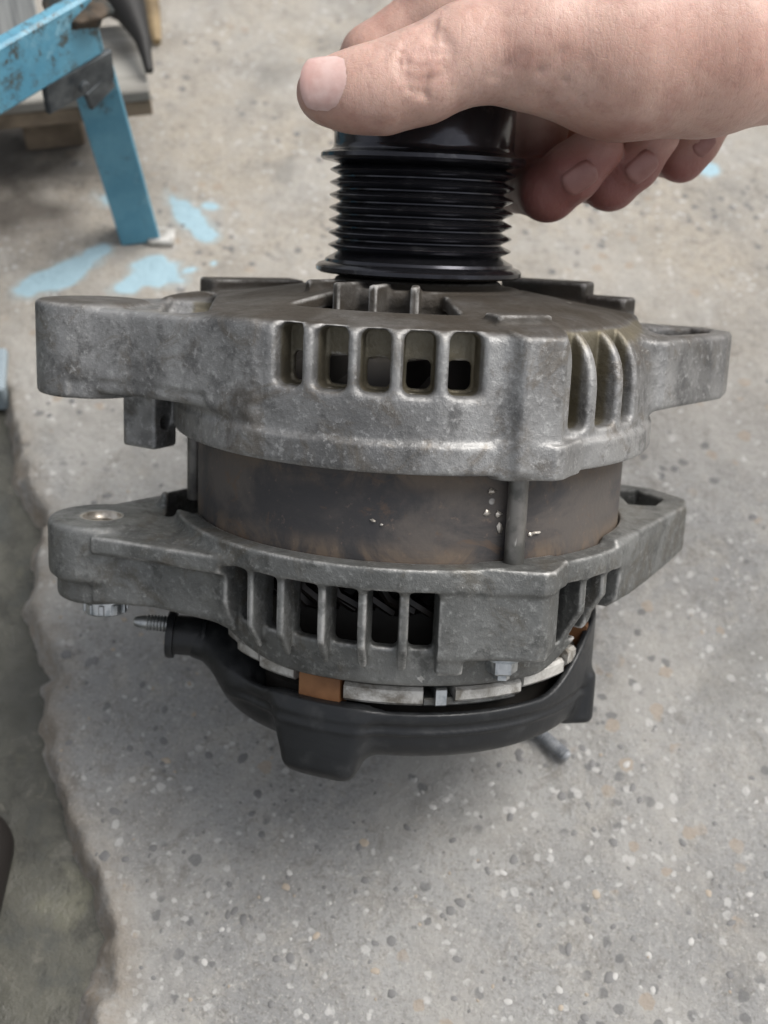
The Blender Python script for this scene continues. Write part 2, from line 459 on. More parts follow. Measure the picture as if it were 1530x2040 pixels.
# side slots: pockets with a square port at the bottom
for a0, a1 in ((-32.8, -26.4), (-23.2, -16.2), (-13.5, -7.2), (-4.2, 2.3), (5.4, 12.0)):
    F.op(slot(a0 - .2, a1 + .2, 45.2, 60.8, 62.8, 80, 2.2), (-46, -84, 40), (22, -50, 64), k=2.2, sub=True)
    F.op(slot(a0 + .45, a1 - .45, 46.0, 53.4, 50, 70, 1.6), (-46, -84, 40), (22, -40, 64), k=.6, sub=True)
for a0, a1 in ((33.6, 38.8), (41.9, 49.2), (52.2, 58)):
    F.op(slot(a0, a1, 35.8, 62.5, 63.6, 80, 2), (30, -70, 32), (72, -20, 70), k=1.6, sub=True)
    F.op(slot(a0 + .8, a1 - .8, 37.0, 48, 50, 70, 1.5), (26, -70, 32), (72, -16, 64), k=.6, sub=True)
# hanging tab under the left ear, with a hole
F.op(ext(rbox(-79.5, -6, 6.4, 5.2, -32, 1), 17.5, 40, 1), (-94, -20, 14), (-66, 8, 46), k=1.2)
def tabhole(x, y, z):
    u = (x + 79.5) * cos(rad(-32 + 90)) + (y + 6) * sin(rad(-32 + 90)); v = (x + 79.5) * cos(rad(-32)) + (y + 6) * sin(rad(-32))
    return np.maximum(np.hypot(u + 0, z - 25.5) - 2.3, -v - 3)
F.op(tabhole, (-94, -20, 14), (-66, 8, 40), sub=True)
V, Q = F.mesh()
def between(a0, a1, z0, z1, r0=64.0):
    def f(C):
        a = az_of(C[:, 0], C[:, 1]); r = np.hypot(C[:, 0], C[:, 1])
        return (a > a0) & (a < a1) & (C[:, 2] > z0) & (C[:, 2] < z1) & (r > r0)
    return f
grp = [('cooling_rib', between(a, b, 45.6, 60.6, 63.8)) for a, b in ((-26.6, -23.0), (-16.4, -13.3), (-7.4, -4.0), (2.1, 5.6))]
grp += [('cooling_rib', between(a, b, 36, 62.4, 63.9)) for a, b in ((38.6, 42.1), (49.0, 52.4))]
grp += [('mounting_ear', lambda C: C[:, 0] < -80), ('mounting_ear', lambda C: (C[:, 0] > 73) & (C[:, 1] > -26))]
front = split_build(V, Q, grp, m_front, alt, 'front_bracket')

# --- rear bracket
F = Field((-112, -84, -42), (102, 84, 10), HV)
def rbody(x, y, z):
    r = np.hypot(x, y)
    Ro = 66.0 - np.clip(-22 - z, 0, 20) * .22
    a = az_of(x, y); zb = -35.5 + 17.5 * ss(34, 62, a) + 12 * ss(30, 78, -a)
    return smax(smax(r - Ro, z - 0, 1), zb - z, 1.5)
F.op(rbody)
F.op(ext(disc(0, 0, 71.6), -6.3, 0.2, 1.0), k=1)
def column(a0, a1, zb, taper=1):
    ac, hw = (a0 + a1) / 2, rad(a1 - a0) / 2 * 70
    def f(x, y, z):
        a = (az_of(x, y) - ac + 180) % 360 - 180
        u = np.abs(a) * (pi / 180 * 70) - hw
        r = np.hypot(x, y)
        Rm = 70.6 - np.clip(zb + 9 - z, 0, 20) * .62 * taper
        return smax(smax(u, r - Rm, .8), smax(slab(z, zb, -3), 65.6 - r, 0), .8)
    return f
for a0, a1 in ((-39.7, -37.7), (-31.2, -29.0), (-21.0, -18.9), (-11.9, -9.7), (-2.9, -.6), (41.6, 44.0), (50.2, 52.6)):
    cx, cy, _ = polar((a0 + a1) / 2, 66)
    F.op(column(a0, a1, -31.5 if a0 < 20 else (-25 if a0 < 45 else -22)), (cx - 10, cy - 10, -34), (cx + 10, cy + 10, 0), k=1.2)
F.op(ext(poly2([polar(5.7, 65.4)[:2], polar(5.7, 70.6)[:2], polar(17, 71.6)[:2], polar(26.5, 76.6)[:2], polar(28.5, 76.4)[:2], polar(35, 70.4)[:2], polar(35, 65.4)[:2], polar(20, 65)[:2]]), -25.5, -2, 1.6), (0, -84, -30), (50, -44, 2), k=1.2)
F.op(column(5.6, 12, -30, .25), (0, -80, -36), (26, -50, 0), k=1)
F.op(column(58, 60, -19, .5), (40, -60, -34), (80, -20, 0), k=1)
F.op(column(60, 180, -16.5, .9), k=1.2)
F.op(column(180, 313.7, -27, .6), k=1.2)
for a in (24.2, 144, -97):
    cx, cy, _ = polar(a, 67.5)
    F.op(ext(poly2([polar(a - 9, 70)[:2], polar(a - 8, 71.7)[:2], polar(a + 2.2, 78)[:2], polar(a + 4.6, 77.6)[:2], polar(a + 11, 71.9)[:2], polar(a + 10, 62)[:2], polar(a - 8, 62)[:2]]), -6.3, 0.2, 1), (cx - 22, cy - 22, -12), (cx + 22, cy + 22, 6), k=2)
    if a > 30 or a < 0: F.op(ext(rbox(cx, cy, 6.0, 8.0, a, 3), -26, -2, 1.2), (cx - 18, cy - 18, -34), (cx + 18, cy + 18, 6), k=4)
# left ear
F.op(ext(poly2([(-92, -31.4), (-74, -34), (-52, -46.5), (-20, 0), (-50, 48), (-62, 40), (-98, -3.5)]), -25.5, -3.2, 2), (-112, -60, -32), (-15, 60, 6), k=3.5)
F.op(ext(poly2([(-92, -34), (-50, -52), (-40, -40), (-80, -20)]), -9.5, -4.2, 1.2), (-100, -60, -14), (-34, -14, 0), k=2.5)
F.op(ext(disc(-92, -17, 15.8), -19.5, -2.2, 2.2), (-112, -40, -24), (-70, 5, 2), k=1.2)
F.op(ext(disc(-92, -17, 13.4), -26.5, -15, 2), (-112, -40, -31), (-70, 5, -10), k=1)
F.op(ext(poly2([(-74, -10), (-63, -20), (-58, 10), (-64, 26), (-76, 8)]), -9, 5, 1.5), (-80, -26, -12), (-54, 30, 4), k=1.5, sub=True)
F.op(ext(disc(-92, -17, 6.4), -22, 5, .3), (-100, -26, -26), (-84, -8, 4), sub=True)
# right ear
def rarm(x, y, z):
    d = RP(x, y); zb = -18 + np.clip(np.hypot(x, y) - 68, 0, 22) * .2
    return smax(smax(d, z - 2.0, 1.5), zb - z, 2)
RP = poly2([(58, -40), (66, -30), (90, 8), (92, 17), (84, 32), (68, 40), (40, 60), (20, 0)])
F.op(rarm, (15, -50, -34), (100, 70, 8), k=3)
F.op(ext(poly2([(71, 6), (79, 6), (84, 16), (78, 28), (70, 30)]), -8, 9, 1.5), (64, 0, -12), (90, 36, 8), k=1.2, sub=True)
# hollow and windows
F.op(lambda x, y, z: smax(np.hypot(x, y) - 61.5, -32 - z, 2), sub=True, k=.5)
F.op(lambda x, y, z: smax(np.hypot(x, y) - 65.6, -2.5 - z, .3), sub=True, k=.3)
for a0, a1 in ((-46.3, -39.8), (-37.6, -31.3), (-28.9, -21.1), (-18.8, -12.0), (-9.5, -3.0), (-.5, 5.6)):
    F.op(slot(a0, a1, -23.5, -6.6, 55, 80, 1.6), (-60, -84, -28), (16, -34, 0), k=.8, sub=True)
    F.op(slot(a0, a1, -40, -20, 65.9, 90, .4), (-60, -84, -40), (16, -34, 0), k=.8, sub=True)
for a0, a1 in ((35, 41.5), (44.2, 50), (53, 58)):
    F.op(slot(a0, a1, -26, -6.6, 55, 90, 1.6), (24, -80, -30), (80, -20, 0), k=.8, sub=True)
V, Q = F.mesh()
grp = [('cooling_rib', between(a, b, -34, -6.5, 66.1)) for a, b in ((-40.4, -36.9), (-32.4, -27.9), (-21.8, -18.1), (-12.3, -9.2), (-3.3, -.2), (41.2, 44.5), (49.7, 53.3))]
grp += [('mounting_ear', lambda C: C[:, 0] < -76), ('mounting_ear', lambda C: (C[:, 0] > 68) & (C[:, 1] > -26))]
rear = split_build(V, Q, grp, m_rear, alt, 'rear_bracket')
# threaded insert and the collar under the ear
b = MB(); prof = [(6.5, -22), (6.5, -2.4), (5.7, -2.4)]
for k in range(12): zz = -3.8 - k * 1.3; prof += [(5.5, zz), (4.9, zz - .65)]
prof += [(5.2, -22), (6.5, -22)]
b.lathe(prof, 40, Matrix.Translation((-92, -17, 0))); b.build('threaded_insert', m_thread, rear, sharp=50)
b = MB(); b.lathe([(0, -26), (6.8, -26), (6.8, -28), (6.2, -28.2), (6.2, -31.6), (5.6, -32.2), (0, -32.2)], 32, Matrix.Translation((-91, -18, 0)))
for k in range(10):
    a = 36 * k; b.box((-91 + 6.2 * sin(rad(a)), -18 + 6.2 * cos(rad(a)), -30), (.9, .6, 1.7), Matrix.Rotation(rad(-a), 3, 'Z'), .3)
b.build('bolt_collar', m_zinc, rear)

# --- stator
b = MB()
prof = [(56, -3), (65, -3), (65, -.4)]
for k in range(14): z0 = -.4 + k * 2; prof += [(65.0, z0 + .3), (65.0, z0 + 1.9)]
prof += [(65, 29), (56, 29), (56, -3)]
b.lathe(prof, 160); b.build('stator_core', m_stator, alt, sharp=60)
# weld beads beside the visible bolt and rust flakes (small lumps)
for az, zz, sx, sz in ((17.8, 20.0, 1.5, 1.1), (17.0, 14.2, 1.4, .9), (19.6, 13.0, 1.3, .9), (20.0, 9.8, .9, 1.5), (30.2, 7.0, 2.0, .6), (29.0, 6.6, .8, .7), (-9.5, 11.2, .9, .5), (-8, 10.4, .5, .4)):
    b = MB()
    for q in range(1):
        c = polar(az + random.uniform(-.5, .5), 65.2, zz + random.uniform(-.5, .5))
        vs = []; fs = []; n = 7
        R3 = Matrix.Rotation(rad(az), 3, 'Z')
        for ring, (rr, d) in enumerate(((1, 0), (.72, .25), (.3, .42))):
            for k in range(n):
                a = 2 * pi * k / n; j = random.uniform(.5, 1.3)
                vs.append(Vector(c) + R3 @ Vector((sx * 1.0 * rr * cos(a) * j, -d, sz * 1.0 * rr * sin(a) * j)))
        for ring in range(2):
            for k in range(n): fs.append((ring * n + k, ring * n + (k + 1) % n, (ring + 1) * n + (k + 1) % n, (ring + 1) * n + k))
        fs.append(tuple(range(2 * n, 3 * n)))
        b.add(vs, fs)
    b.build('weld_bead', m_thread, alt)

# --- winding, rotor, fan (seen through the windows)
b = MB()
for k in range(60):
    a = 6 * k + random.uniform(-1, 1); q = random.uniform(-1, 1); w = random.uniform(-1.5, 1.5)
    b.tube([polar(a, 57.5, -1), polar(a + 2, 58.6 + q * .6, -6), polar(a + 7 + w, 58.8 + q, -12), polar(a + 13 + w, 57.6 + q, -16 + q), polar(a + 15 + w, 54, -17 + q)], 1.45, 6)
for k in range(60):
    a = 6 * k + random.uniform(-1, 1)
    b.tube([polar(a, 55, -1), polar(a - 3, 56, -7), polar(a - 9, 56.5, -13), polar(a - 12, 54, -17)], 1.35, 6)
b.build('winding', m_wind, alt)['kind'] = 'stuff'
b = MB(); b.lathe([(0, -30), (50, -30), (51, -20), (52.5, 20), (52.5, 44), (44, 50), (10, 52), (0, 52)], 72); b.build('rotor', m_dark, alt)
b = MB()
for k in range(14):
    a = 360 / 14 * k
    b.box(polar(a, 50, 48), (8.5, .7, 4), Matrix.Rotation(rad(a + 55), 3, 'Z'), .2)
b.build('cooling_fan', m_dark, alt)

# --- through bolts
for a in (23, 144, -97):
    b = MB(); c = polar(a, 68.0)
    b.lathe([(0, -2), (2.7, -2), (2.7, 27), (0, 27)], 20, Matrix.Translation(c))
    o = b.build('through_bolt', m_bolt, alt)
    b = MB(); c2 = polar(a, 65.5)
    b.lathe([(0, -26), (5.2, -26), (5.2, -27.0), (3.9, -27.2), (3.9, -29)], 24, Matrix.Translation(c2))
    b.lathe([(4.3, -27.2), (4.3, -30.6), (3.6, -31.2), (2.3, -31.2), (2.3, -33.0), (0, -33.0)], 6, Matrix.Translation(c2))
    b.build('bolt_head', m_zinc, o, sharp=25)

# --- pulley
prof = [(0, 71.0), (20, 71.0), (24, 71.2), (29.6, 71.6), (30.7, 72.2), (30.8, 73.3), (30.0, 74.2), (28.2, 74.8), (27.9, 75.6), (25.2, 77.1)]
for k in range(7):
    zc = 79.4 + 3.6 * k
    prof += [(24.3, zc - 1.62), (27.1, zc - .30), (27.3, zc), (27.1, zc + .30), (24.3, zc + 1.62)]
prof += [(27.2, 103.4), (29.5, 103.8), (30.2, 104.5), (30.1, 105.6), (29.2, 106.2), (27.4, 106.5), (26.6, 107.3), (26.4, 108.4), (26.4, 118.8), (25.4, 120.4), (23.5, 120.9), (22.8, 120.4), (22.4, 119.6), (0, 119.4)]
b = MB(); b.lathe(prof, 160); pul = b.build('pulley', m_pulley, alt, sharp=40)
b = MB(); b.lathe([(0, 119.7), (12, 119.7), (12, 121.6), (11, 122.4), (0, 122.4)], 48); b.build('dust_cap', m_plastic, pul)

# --- rectifier plates and the orange block in the gap above the cover
def arc(a0, a1, r0, r1, z0, z1, bev=.5, n=None):
    n = n or max(3, int(abs(a1 - a0) / 2)); b = MB(); vs = []; fs = []
    sec = [(r0, z0), (r1 - bev, z0), (r1, z0 + bev), (r1, z1 - bev), (r1 - bev, z1), (r0, z1)]
    for i in range(n + 1):
        a = a0 + (a1 - a0) * i / n
        vs += [polar(a, r, z) for r, z in sec]
    m = len(sec)
    for i in range(n):
        for k in range(m): fs.append((i * m + k, i * m + (k + 1) % m, (i + 1) * m + (k + 1) % m, (i + 1) * m + k))
    fs.append(tuple(range(m))[::-1]); fs.append(tuple(range(n * m, n * m + m)))
    return b.add(vs, fs)
for a0, a1, z0, z1, rr in ((-66, -57.5, -37.0, -33.4, 58), (-57, -46.5, -38.4, -34.2, 58.8), (-46, -33, -40.2, -35.4, 58.4), (-17.2, 4.5, -42.8, -37.4, 58.9), (13.5, 34, -42.0, -37.6, 58.8), (34.5, 52, -40.2, -35.4, 59.2), (53, 58, -38.0, -33, 59.8), (-100, -60, -40, -36, 56)):
    arc(a0, a1, 40, rr, z0, z1, .9).build('rectifier_plate', m_rect, alt, sharp=30)
arc(5, 33, 40, 57.4, -43.4, -41.0, .5).build('cooling_plate', m_rear, alt, sharp=30)
arc(8, 11, 44, 58.8, -43.0, -37.6, .5).build('terminal_lug', m_zinc, alt, sharp=30)
arc(-60, 75, 40, 56.5, -37.2, -34.8, .3).build('heat_sink', m_rear, alt, sharp=30)
arc(-30.5, -18.2, 44, 59.2, -49, -36.2, .6).build('resin_block', m_orange, alt, sharp=30)
arc(66, 71, 44, 60.0, -46, -29, .6).build('resin_block', m_orange, alt, sharp=30)
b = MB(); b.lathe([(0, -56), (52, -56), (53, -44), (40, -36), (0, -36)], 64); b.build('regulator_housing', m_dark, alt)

# --- black rear cover
F = Field((-80, -68, -70), (66, 68, -22), 0.6)
def cover(x, y, z):
    r = np.hypot(x, y); a = az_of(x, y)
    rim = -44.3 + 16 * ss(40, 74, a) + 6 * ss(80, 140, np.abs(a)) * (a < 0)
    Ro = 60.2 - np.clip(-46 - z, 0, 20) * .13 + .7 * ss(-48.2, -47.4, z)
    Ro = Ro + .7 * np.exp(-((z + 50.6) / .7) ** 2)
    out = smax(smax(r - Ro, -60 - z, 7), z - rim, .8)
    return smax(out, -(smax(r - Ro + 2.2, -57.6 - z, 6)), .3)
F.op(cover)
def lug(x, y, z):
    r = np.hypot(x, y); a = az_of(x, y)
    u = np.abs(a + 23.8) * (pi / 180 * 60) - 11.4 - np.clip(z + 60, 0, 20) * .12
    return smax(smax(u, np.abs(r - 53) - 9.2, 3), slab(z, -67.3, -46), 5)
F.op(lug, (-58, -68, -70), (6, -28, -42), k=7)
F.op(ext(rbox(52.5, -17, 6, 8.5, 10, 3.5), -61, -44, 2.5), (40, -34, -68), (64, 2, -40), k=2)
# socket for the terminal
F.op(cone((-50, -14, -42), (-62, -15, -41), 7.5, 6.4), (-74, -30, -58), (-40, 2, -30), k=3)
F.op(cone((-54, -20, -43), (-47, -30, -47), 7.0, 7.5), (-70, -44, -60), (-34, -6, -30), k=4)
F.op(cone((-51, -17, -39), (-49, -12, -34), 4.5, 3), (-62, -30, -50), (-38, -2, -26), k=3)
V, Q = F.mesh()
cov = mesh_obj('rear_cover', V, Q, m_plastic, alt)
Rx = Matrix.Rotation(rad(-90), 4, 'Y')
b = MB(); b.lathe([(0, 0), (6.0, 0), (6.0, 3.4), (6.9, 3.6), (6.9, 4.6), (6.1, 4.8), (6.1, 13.2), (7.2, 13.4), (7.4, 14.6), (7.1, 15.6), (5.6, 15.8), (5.2, 14.2), (0, 14.2)], 40, Matrix.Translation((-57, -15, -40.6)) @ Matrix.Rotation(rad(3), 4, 'Y') @ Rx)
plug = b.build('terminal_insulator', m_plastic, alt)
b = MB(); prof = [(0, 0), (2.6, 0)]
for k in range(7): prof += [(2.6, .6 + k), (2.2, 1.1 + k)]
prof += [(2.2, 7.8), (2.0, 9.0), (1.5, 10.6), (1.1, 10.9), (0, 11.0)]
b.lathe(prof, 24, Matrix.Translation((-72, -15.5, -36.4)) @ Matrix.Rotation(rad(3), 4, 'Y') @ Rx); b.build('terminal_stud', m_zinc, plug, sharp=60)

# ------------------------------------------------------------------ THE HAND
t = NT('skin')
f1 = t.noise(28, 5, .55, .3); f2 = t.noise(90, 5, .6)
c = t.mix(t.ramp(f1, .35, .65), (.50, .305, .245), (.62, .415, .345))
c = t.mix(t.ramp(f2, .45, .7, 0, .45), c, (.36, .175, .14))
xyz = t.sep()
tips = t.math('MULTIPLY', t.ramp(xyz[2], .119, .104), t.ramp(xyz[0], .022, .032))
c = t.mix(t.math('MULTIPLY', tips, .9), c, (.23, .075, .065))  # shade on the curled lower fingers, put into the skin colour
c = t.mix(t.ramp(t.noise(420, 4, .7), .48, .72, 0, .28), c, (.31, .165, .13))
c = t.mix(t.ramp(t.noise(18, 4, .6, .6), .52, .66, 0, .35), c, (.64, .45, .37))
wr = t.vor(900, 'DISTANCE_TO_EDGE'); pores = t.noise(1500, 3, .6)
t.bump(t.ramp(wr, 0, .14),   .14, .0004, t.bump(t.noise(170, 5, .6, .5, stretch=(1.5, 1, .55)), .34, .0012, t.bump(pores, .16, .0003)))
t.b.inputs['Subsurface Weight'].default_value = .35
t.b.inputs['Subsurface Radius'].default_value = (1.0, .35, .18)
t.b.inputs['Subsurface Scale'].default_value = .0028
m_skin = t.set(col=c, rough=t.ramp(f2, .3, .7, .42, .55))
t = NT('nail'); f = t.noise(200, 4)
t.b.inputs['Subsurface Weight'].default_value = .2; t.b.inputs['Subsurface Radius'].default_value = (1, .4, .3); t.b.inputs['Subsurface Scale'].default_value = .002
m_nail = t.set(col=t.mix(t.ramp(f, .3, .7), (.58, .37, .33), (.68, .49, .45)), rough=.2)

hand = empty('hand', 'bare hand from the right with its thumb across the top of the black pulley', 'hand', ALT)
HF = Field((-44, -74, 82), (262, 96, 198), 0.9)
def chain(pts, k=3.0, k0=None):
    for i in range(len(pts) - 1):
        (a, ra), (b_, rb) = pts[i], pts[i + 1]
        lo = [min(a[q], b_[q]) - max(ra, rb) - 12 for q in range(3)]; hi = [max(a[q], b_[q]) + max(ra, rb) + 12 for q in range(3)]
        HF.op(cone(a, b_, ra, rb), lo, hi, k=k)
# palm and wrist
thumb = [((-27.2, -37.5, 119.4), 8.2), ((-21, -38, 119.8), 9.7), ((-13, -38, 121.0), 11.0), ((-3, -37.5, 124.6), 11.6), ((8.6, -36, 130.6), 12.2), ((28, -32, 134.5), 17), ((50.4, -28, 133.6), 21.0)]
chain(thumb, 4)
HF2 = HF.D.copy(); HF.D[:] = 1e3
knuck = {'index': (4, 8, 148), 'middle': (22, 26, 150), 'ring': (42, 40, 148), 'little': (60, 50, 142)}
chain([((50.4, -28, 133.6), 21), ((74, -22, 138), 23), ((98, -10, 145), 24), ((150, 0, 156), 25)], 10)
for nm, r in (('index', 11), ('middle', 11.5), ('ring', 11), ('little', 10)):
    chain([(knuck[nm], r), ((70, 0 + (knuck[nm][1]) * .45, 152), 16), ((112, 2, 156), 20)], 12)
chain([((28, -20, 142), 14), ((40, 0, 148), 14), ((60, 10, 150), 15)], 12)
chain([((100, 0, 154), 24), ((150, 4, 160), 24), ((255, 10, 178), 27)], 12)
HF.D = smin(HF.D, HF2, 9)
chain([((36, 12, 140), 10), ((36, 24, 112), 9)], 6)
# fingers, each kept apart from its neighbours
def finger(pts, kroot=6):
    keep = HF.D.copy(); HF.D[:] = 1e3
    chain(pts, 2.2); f = HF.D; HF.D = keep
    # union with a crease: blend only near the root
    root = np.array(pts[0][0]); d = np.sqrt((HF.x - root[0]) ** 2 + (HF.y - root[1]) ** 2 + (HF.z - root[2]) ** 2)
    kk = np.clip(1 - (d - 12) / 14, 0, 1) * kroot + .3
    h = np.maximum(kk - np.abs(HF.D - f), 0) / kk
    HF.D = np.minimum(HF.D, f) - h * h * kk * .25
finger([(knuck['index'], 10), ((-16, 7, 133.5), 9.2), ((-24, 30, 122), 8.2), ((-14, 38, 108), 7.2)])
finger([(knuck['middle'], 10.5), ((14, 40, 122), 9.6), ((32, 30, 100), 9.0), ((38.0, 6, 97.5), 8.8), ((44, 1, 103), 8.6), ((51, 0, 110), 7.6)])
finger([(knuck['ring'], 10), ((42, 50, 122), 9.2), ((54, 34, 104), 8.8), ((57.5, 12, 101.2), 8.5), ((63, 8, 107), 8.4), ((69, 7, 115), 7.4)])
finger([(knuck['little'], 9), ((66, 54, 126), 8.0), ((76, 40, 112), 7.6), ((80.5, 20, 109.5), 7.2), ((84, 18, 114), 7.0), ((89, 18, 121), 6.2)])
# creases over the thumb joint, thenar folds
def groove(a, b_, r, depth=.6):
    lo = [min(a[q], b_[q]) - r - 2 for q in range(3)]; hi = [max(a[q], b_[q]) + r + 2 for q in range(3)]
    w = HF.win(lo, hi)
    d = cone(a, b_, 0, 0)(HF.x[w[0]], HF.y[:, w[1]], HF.z[:, :, w[2]])
    HF.D[w] += (depth * np.exp(-(d / r) ** 2)).astype(np.float32)
def on_front(x, z):
    """y of the hand's front surface at (x,z)"""
    i = int(round((x - HF.lo[0]) / HF.h)); k = int(round((z - HF.lo[2]) / HF.h))
    c = HF.D[i, :, k]; j = int(np.argmax(c < 0)); return float(HF.lo[1] + j * HF.h)
for off, ln, dp in ((-6.4, 5.5, .5), (-4.2, 7.5, .7), (-2.0, 8.6, .9), (0, 9, 1.1), (2.2, 8.2, .9), (4.4, 7, .7), (6.4, 5, .5)):
    pts = []
    for s in np.linspace(-1, 1, 6):
        x = -2.5 + off + s * s * (1.6 if off > 0 else -1.6) * -1 + s * 1.0; zz = 127.6 + s * ln
        pts.append((x, on_front(x, zz), zz))
    for a, c_ in zip(pts, pts[1:]): groove(a, c_, .85, dp)
for (x0, z0, x1, z1, dp) in ((22, 121.5, 32, 131, .5), (28, 118.5, 38, 130, .45), (15, 124, 22, 130, .4), (35, 117, 42, 124, .35)):
    pts = [(x0 + (x1 - x0) * s, on_front(x0 + (x1 - x0) * s, z0 + (z1 - z0) * s), z0 + (z1 - z0) * s) for s in (0, .5, 1)]
    for a, c_ in zip(pts, pts[1:]): groove(a, c_, 1.1, dp)
# flatten the bed of the thumb nail
V, Q = HF.mesh()
hm = mesh_obj('skin', V, Q, m_skin, hand)

t = NT('finger_nail'); f = t.noise(200, 4)
m_nail2 = t.set(col=t.mix(t.ramp(f, .3, .7), (.23, .10, .085), (.29, .14, .12)), rough=.38)
def nail(c, along, out, L, W, curve, name='fingernail'):
    """a curved plate: c centre, along = towards the tip, out = outward normal"""
    a = Vector(along).normalized(); o = Vector(out); o = (o - a * o.dot(a)).normalized(); s_ = a.cross(o)
    vs = []; fs = []; nu, nv = 14, 14
    for i in range(nu + 1):
        for j in range(nv + 1):
            u, v = -1 + 2 * i / nu, -1 + 2 * j / nv
            # superellipse mapping of the square to a rounded nail outline
            uu = u * math.sqrt(1 - .38 * v * v); vv = v * math.sqrt(1 - .30 * u * u)
            th = vv * W / 2 / curve
            h = curve * (cos(th) - 1) - .25 * uu * uu
            edge = max(abs(u), abs(v)); h -= .55 * max(0, (edge - .82) / .18) ** 2
            vs.append(Vector(c) + a * (uu * L / 2) + s_ * (curve * sin(th)) + o * h)
    for i in range(nu):
        for j in range(nv):
            k = i * (nv + 1) + j; fs.append((k, k + nv + 1, k + nv + 2, k + 1))
    n0 = len(vs); vs2 = [p - o * 1.0 for p in vs]
    fs2 = [tuple(n0 + q for q in f[::-1]) for f in fs]
    b = MB(); b.add(vs + vs2, fs + fs2)
    # orient
    q = fs[0]; nn = (vs[q[1]] - vs[q[0]]).cross(vs[q[2]] - vs[q[1]])
    if nn.dot(o) < 0: b.f = [f[::-1] for f in b.f]
    return b.build(name, m_nail if L > 12 else m_nail2, hand, sharp=70)
nail((-27.2, -47.6, 121.6), (-1, .2, -.03), (-.16, -1, .16), 14.5, 15.5, 9.6)
nail((45.4, -8.3, 101.1), (.8, -.05, .6), (.08, -1, -.25), 10.5, 8.4, 9)
nail((64.6, -1.1, 105.2), (.7, -.05, .7), (.08, -1, -.25), 10.0, 8, 9)
nail((85.2, 10.5, 113), (.6, -.05, .8), (.08, -1, -.2), 7.5, 6.6, 5.8)

# ------------------------------------------------------------------ THE FLOOR
from mathutils import noise as mn
def vnoise(x, y, seed=0):
    """cheap value noise on arrays"""
    r = np.random.RandomState(seed).rand(256, 256).astype(np.float32)
    xi, yi = np.floor(x).astype(int), np.floor(y).astype(int); fx, fy = x - xi, y - yi
    fx = fx * fx * (3 - 2 * fx); fy = fy * fy * (3 - 2 * fy)
    g = lambda a, b_: r[a % 256, b_ % 256]
    return (g(xi, yi) * (1 - fx) + g(xi + 1, yi) * fx) * (1 - fy) + (g(xi, yi + 1) * (1 - fx) + g(xi + 1, yi + 1) * fx) * fy
def fbm(x, y, sc_, oct=4, seed=0):
    s = 0; a = 1; t_ = 0
    for o in range(oct): s = s + a * vnoise(x / sc_ * 2 ** o + 37.1 * o, y / sc_ * 2 ** o + 11.3 * o, seed + o); t_ += a; a *= .5
    return s / t_ - .5

EDGE = np.array([(-230, -89), (-138, -89), (-109, -87), (-92, -95), (-68, -109), (-46, -119), (-17, -120), (12, -135), (46, -137), (69, -148), (92, -154), (118, -167), (150, -178), (240, -215), (330, -262), (700, -400)], float)
def edge_x(y): return np.interp(y, EDGE[:, 0], EDGE[:, 1])
hs_ = 1.6
gx = np.arange(-340, 340, hs_); gy = np.arange(-240, 640, hs_)
GX, GY = np.meshgrid(gx, gy, indexing='ij')
dist = GX - edge_x(GY) + 15 * fbm(GX, GY, 26, 5, 3) + 3 * fbm(GX, GY, 7, 3, 33)
H = 1.8 * fbm(GX, GY, 60, 4, 9) + 1.5 * fbm(GX, GY, 10, 4, 12) 
wear = np.clip(1 - dist / 30, 0, 1)
H = H * (1 + 1.5 * wear) - 1.2 * wear ** 2
H = np.where(dist < 0, H - 15 * np.clip(-dist / 8, 0, 1) ** .8 + 3 * fbm(GX, GY, 7, 3, 61), H)
H -= .3
paint = np.zeros_like(H)
def blot(px, py, rx, ry, a, w=1.0):
    global paint
    ca, sa = cos(rad(a)), sin(rad(a)); u = (GX - px) * ca + (GY - py) * sa; v = -(GX - px) * sa + (GY - py) * ca
    paint = np.maximum(paint, w * (1.25 - np.hypot(u / rx, v / ry)))
for q in ((-153, 180, 26, 9, 38), (-139, 194, 10, 7, 20), (-110, 181, 18, 10, 12), (-122, 174, 11, 9, 0), (-96, 186, 8, 4, 20), (-86, 191, 3, 3, 0, .9), (-101, 222, 20, 10, -55), (-93, 210, 10, 7, -30), (-116, 188, 10, 7, 20), (-92, 229, 8, 4, -10, .8), (-140, 232, 9, 9, 0, .75), (192, 250, 10, 8, 0, .62), (150, 270, 8, 6, 20, .6)): blot(*q)
paint = np.clip(paint * 1.12 + 1.9 * fbm(GX, GY, 15, 5, 21) * np.clip(paint * 2.2, 0, 1), 0, 1.2)
nx, ny = GX.shape
idx = np.arange(nx * ny).reshape(nx, ny)
q = np.stack([idx[:-1, :-1], idx[1:, :-1], idx[1:, 1:], idx[:-1, 1:]], -1).reshape(-1, 4)
keep = (H.ravel()[q] > -16).any(1) & (dist.ravel()[q] > -9).any(1)
V = np.stack([GX, GY, H], -1).reshape(-1, 3)

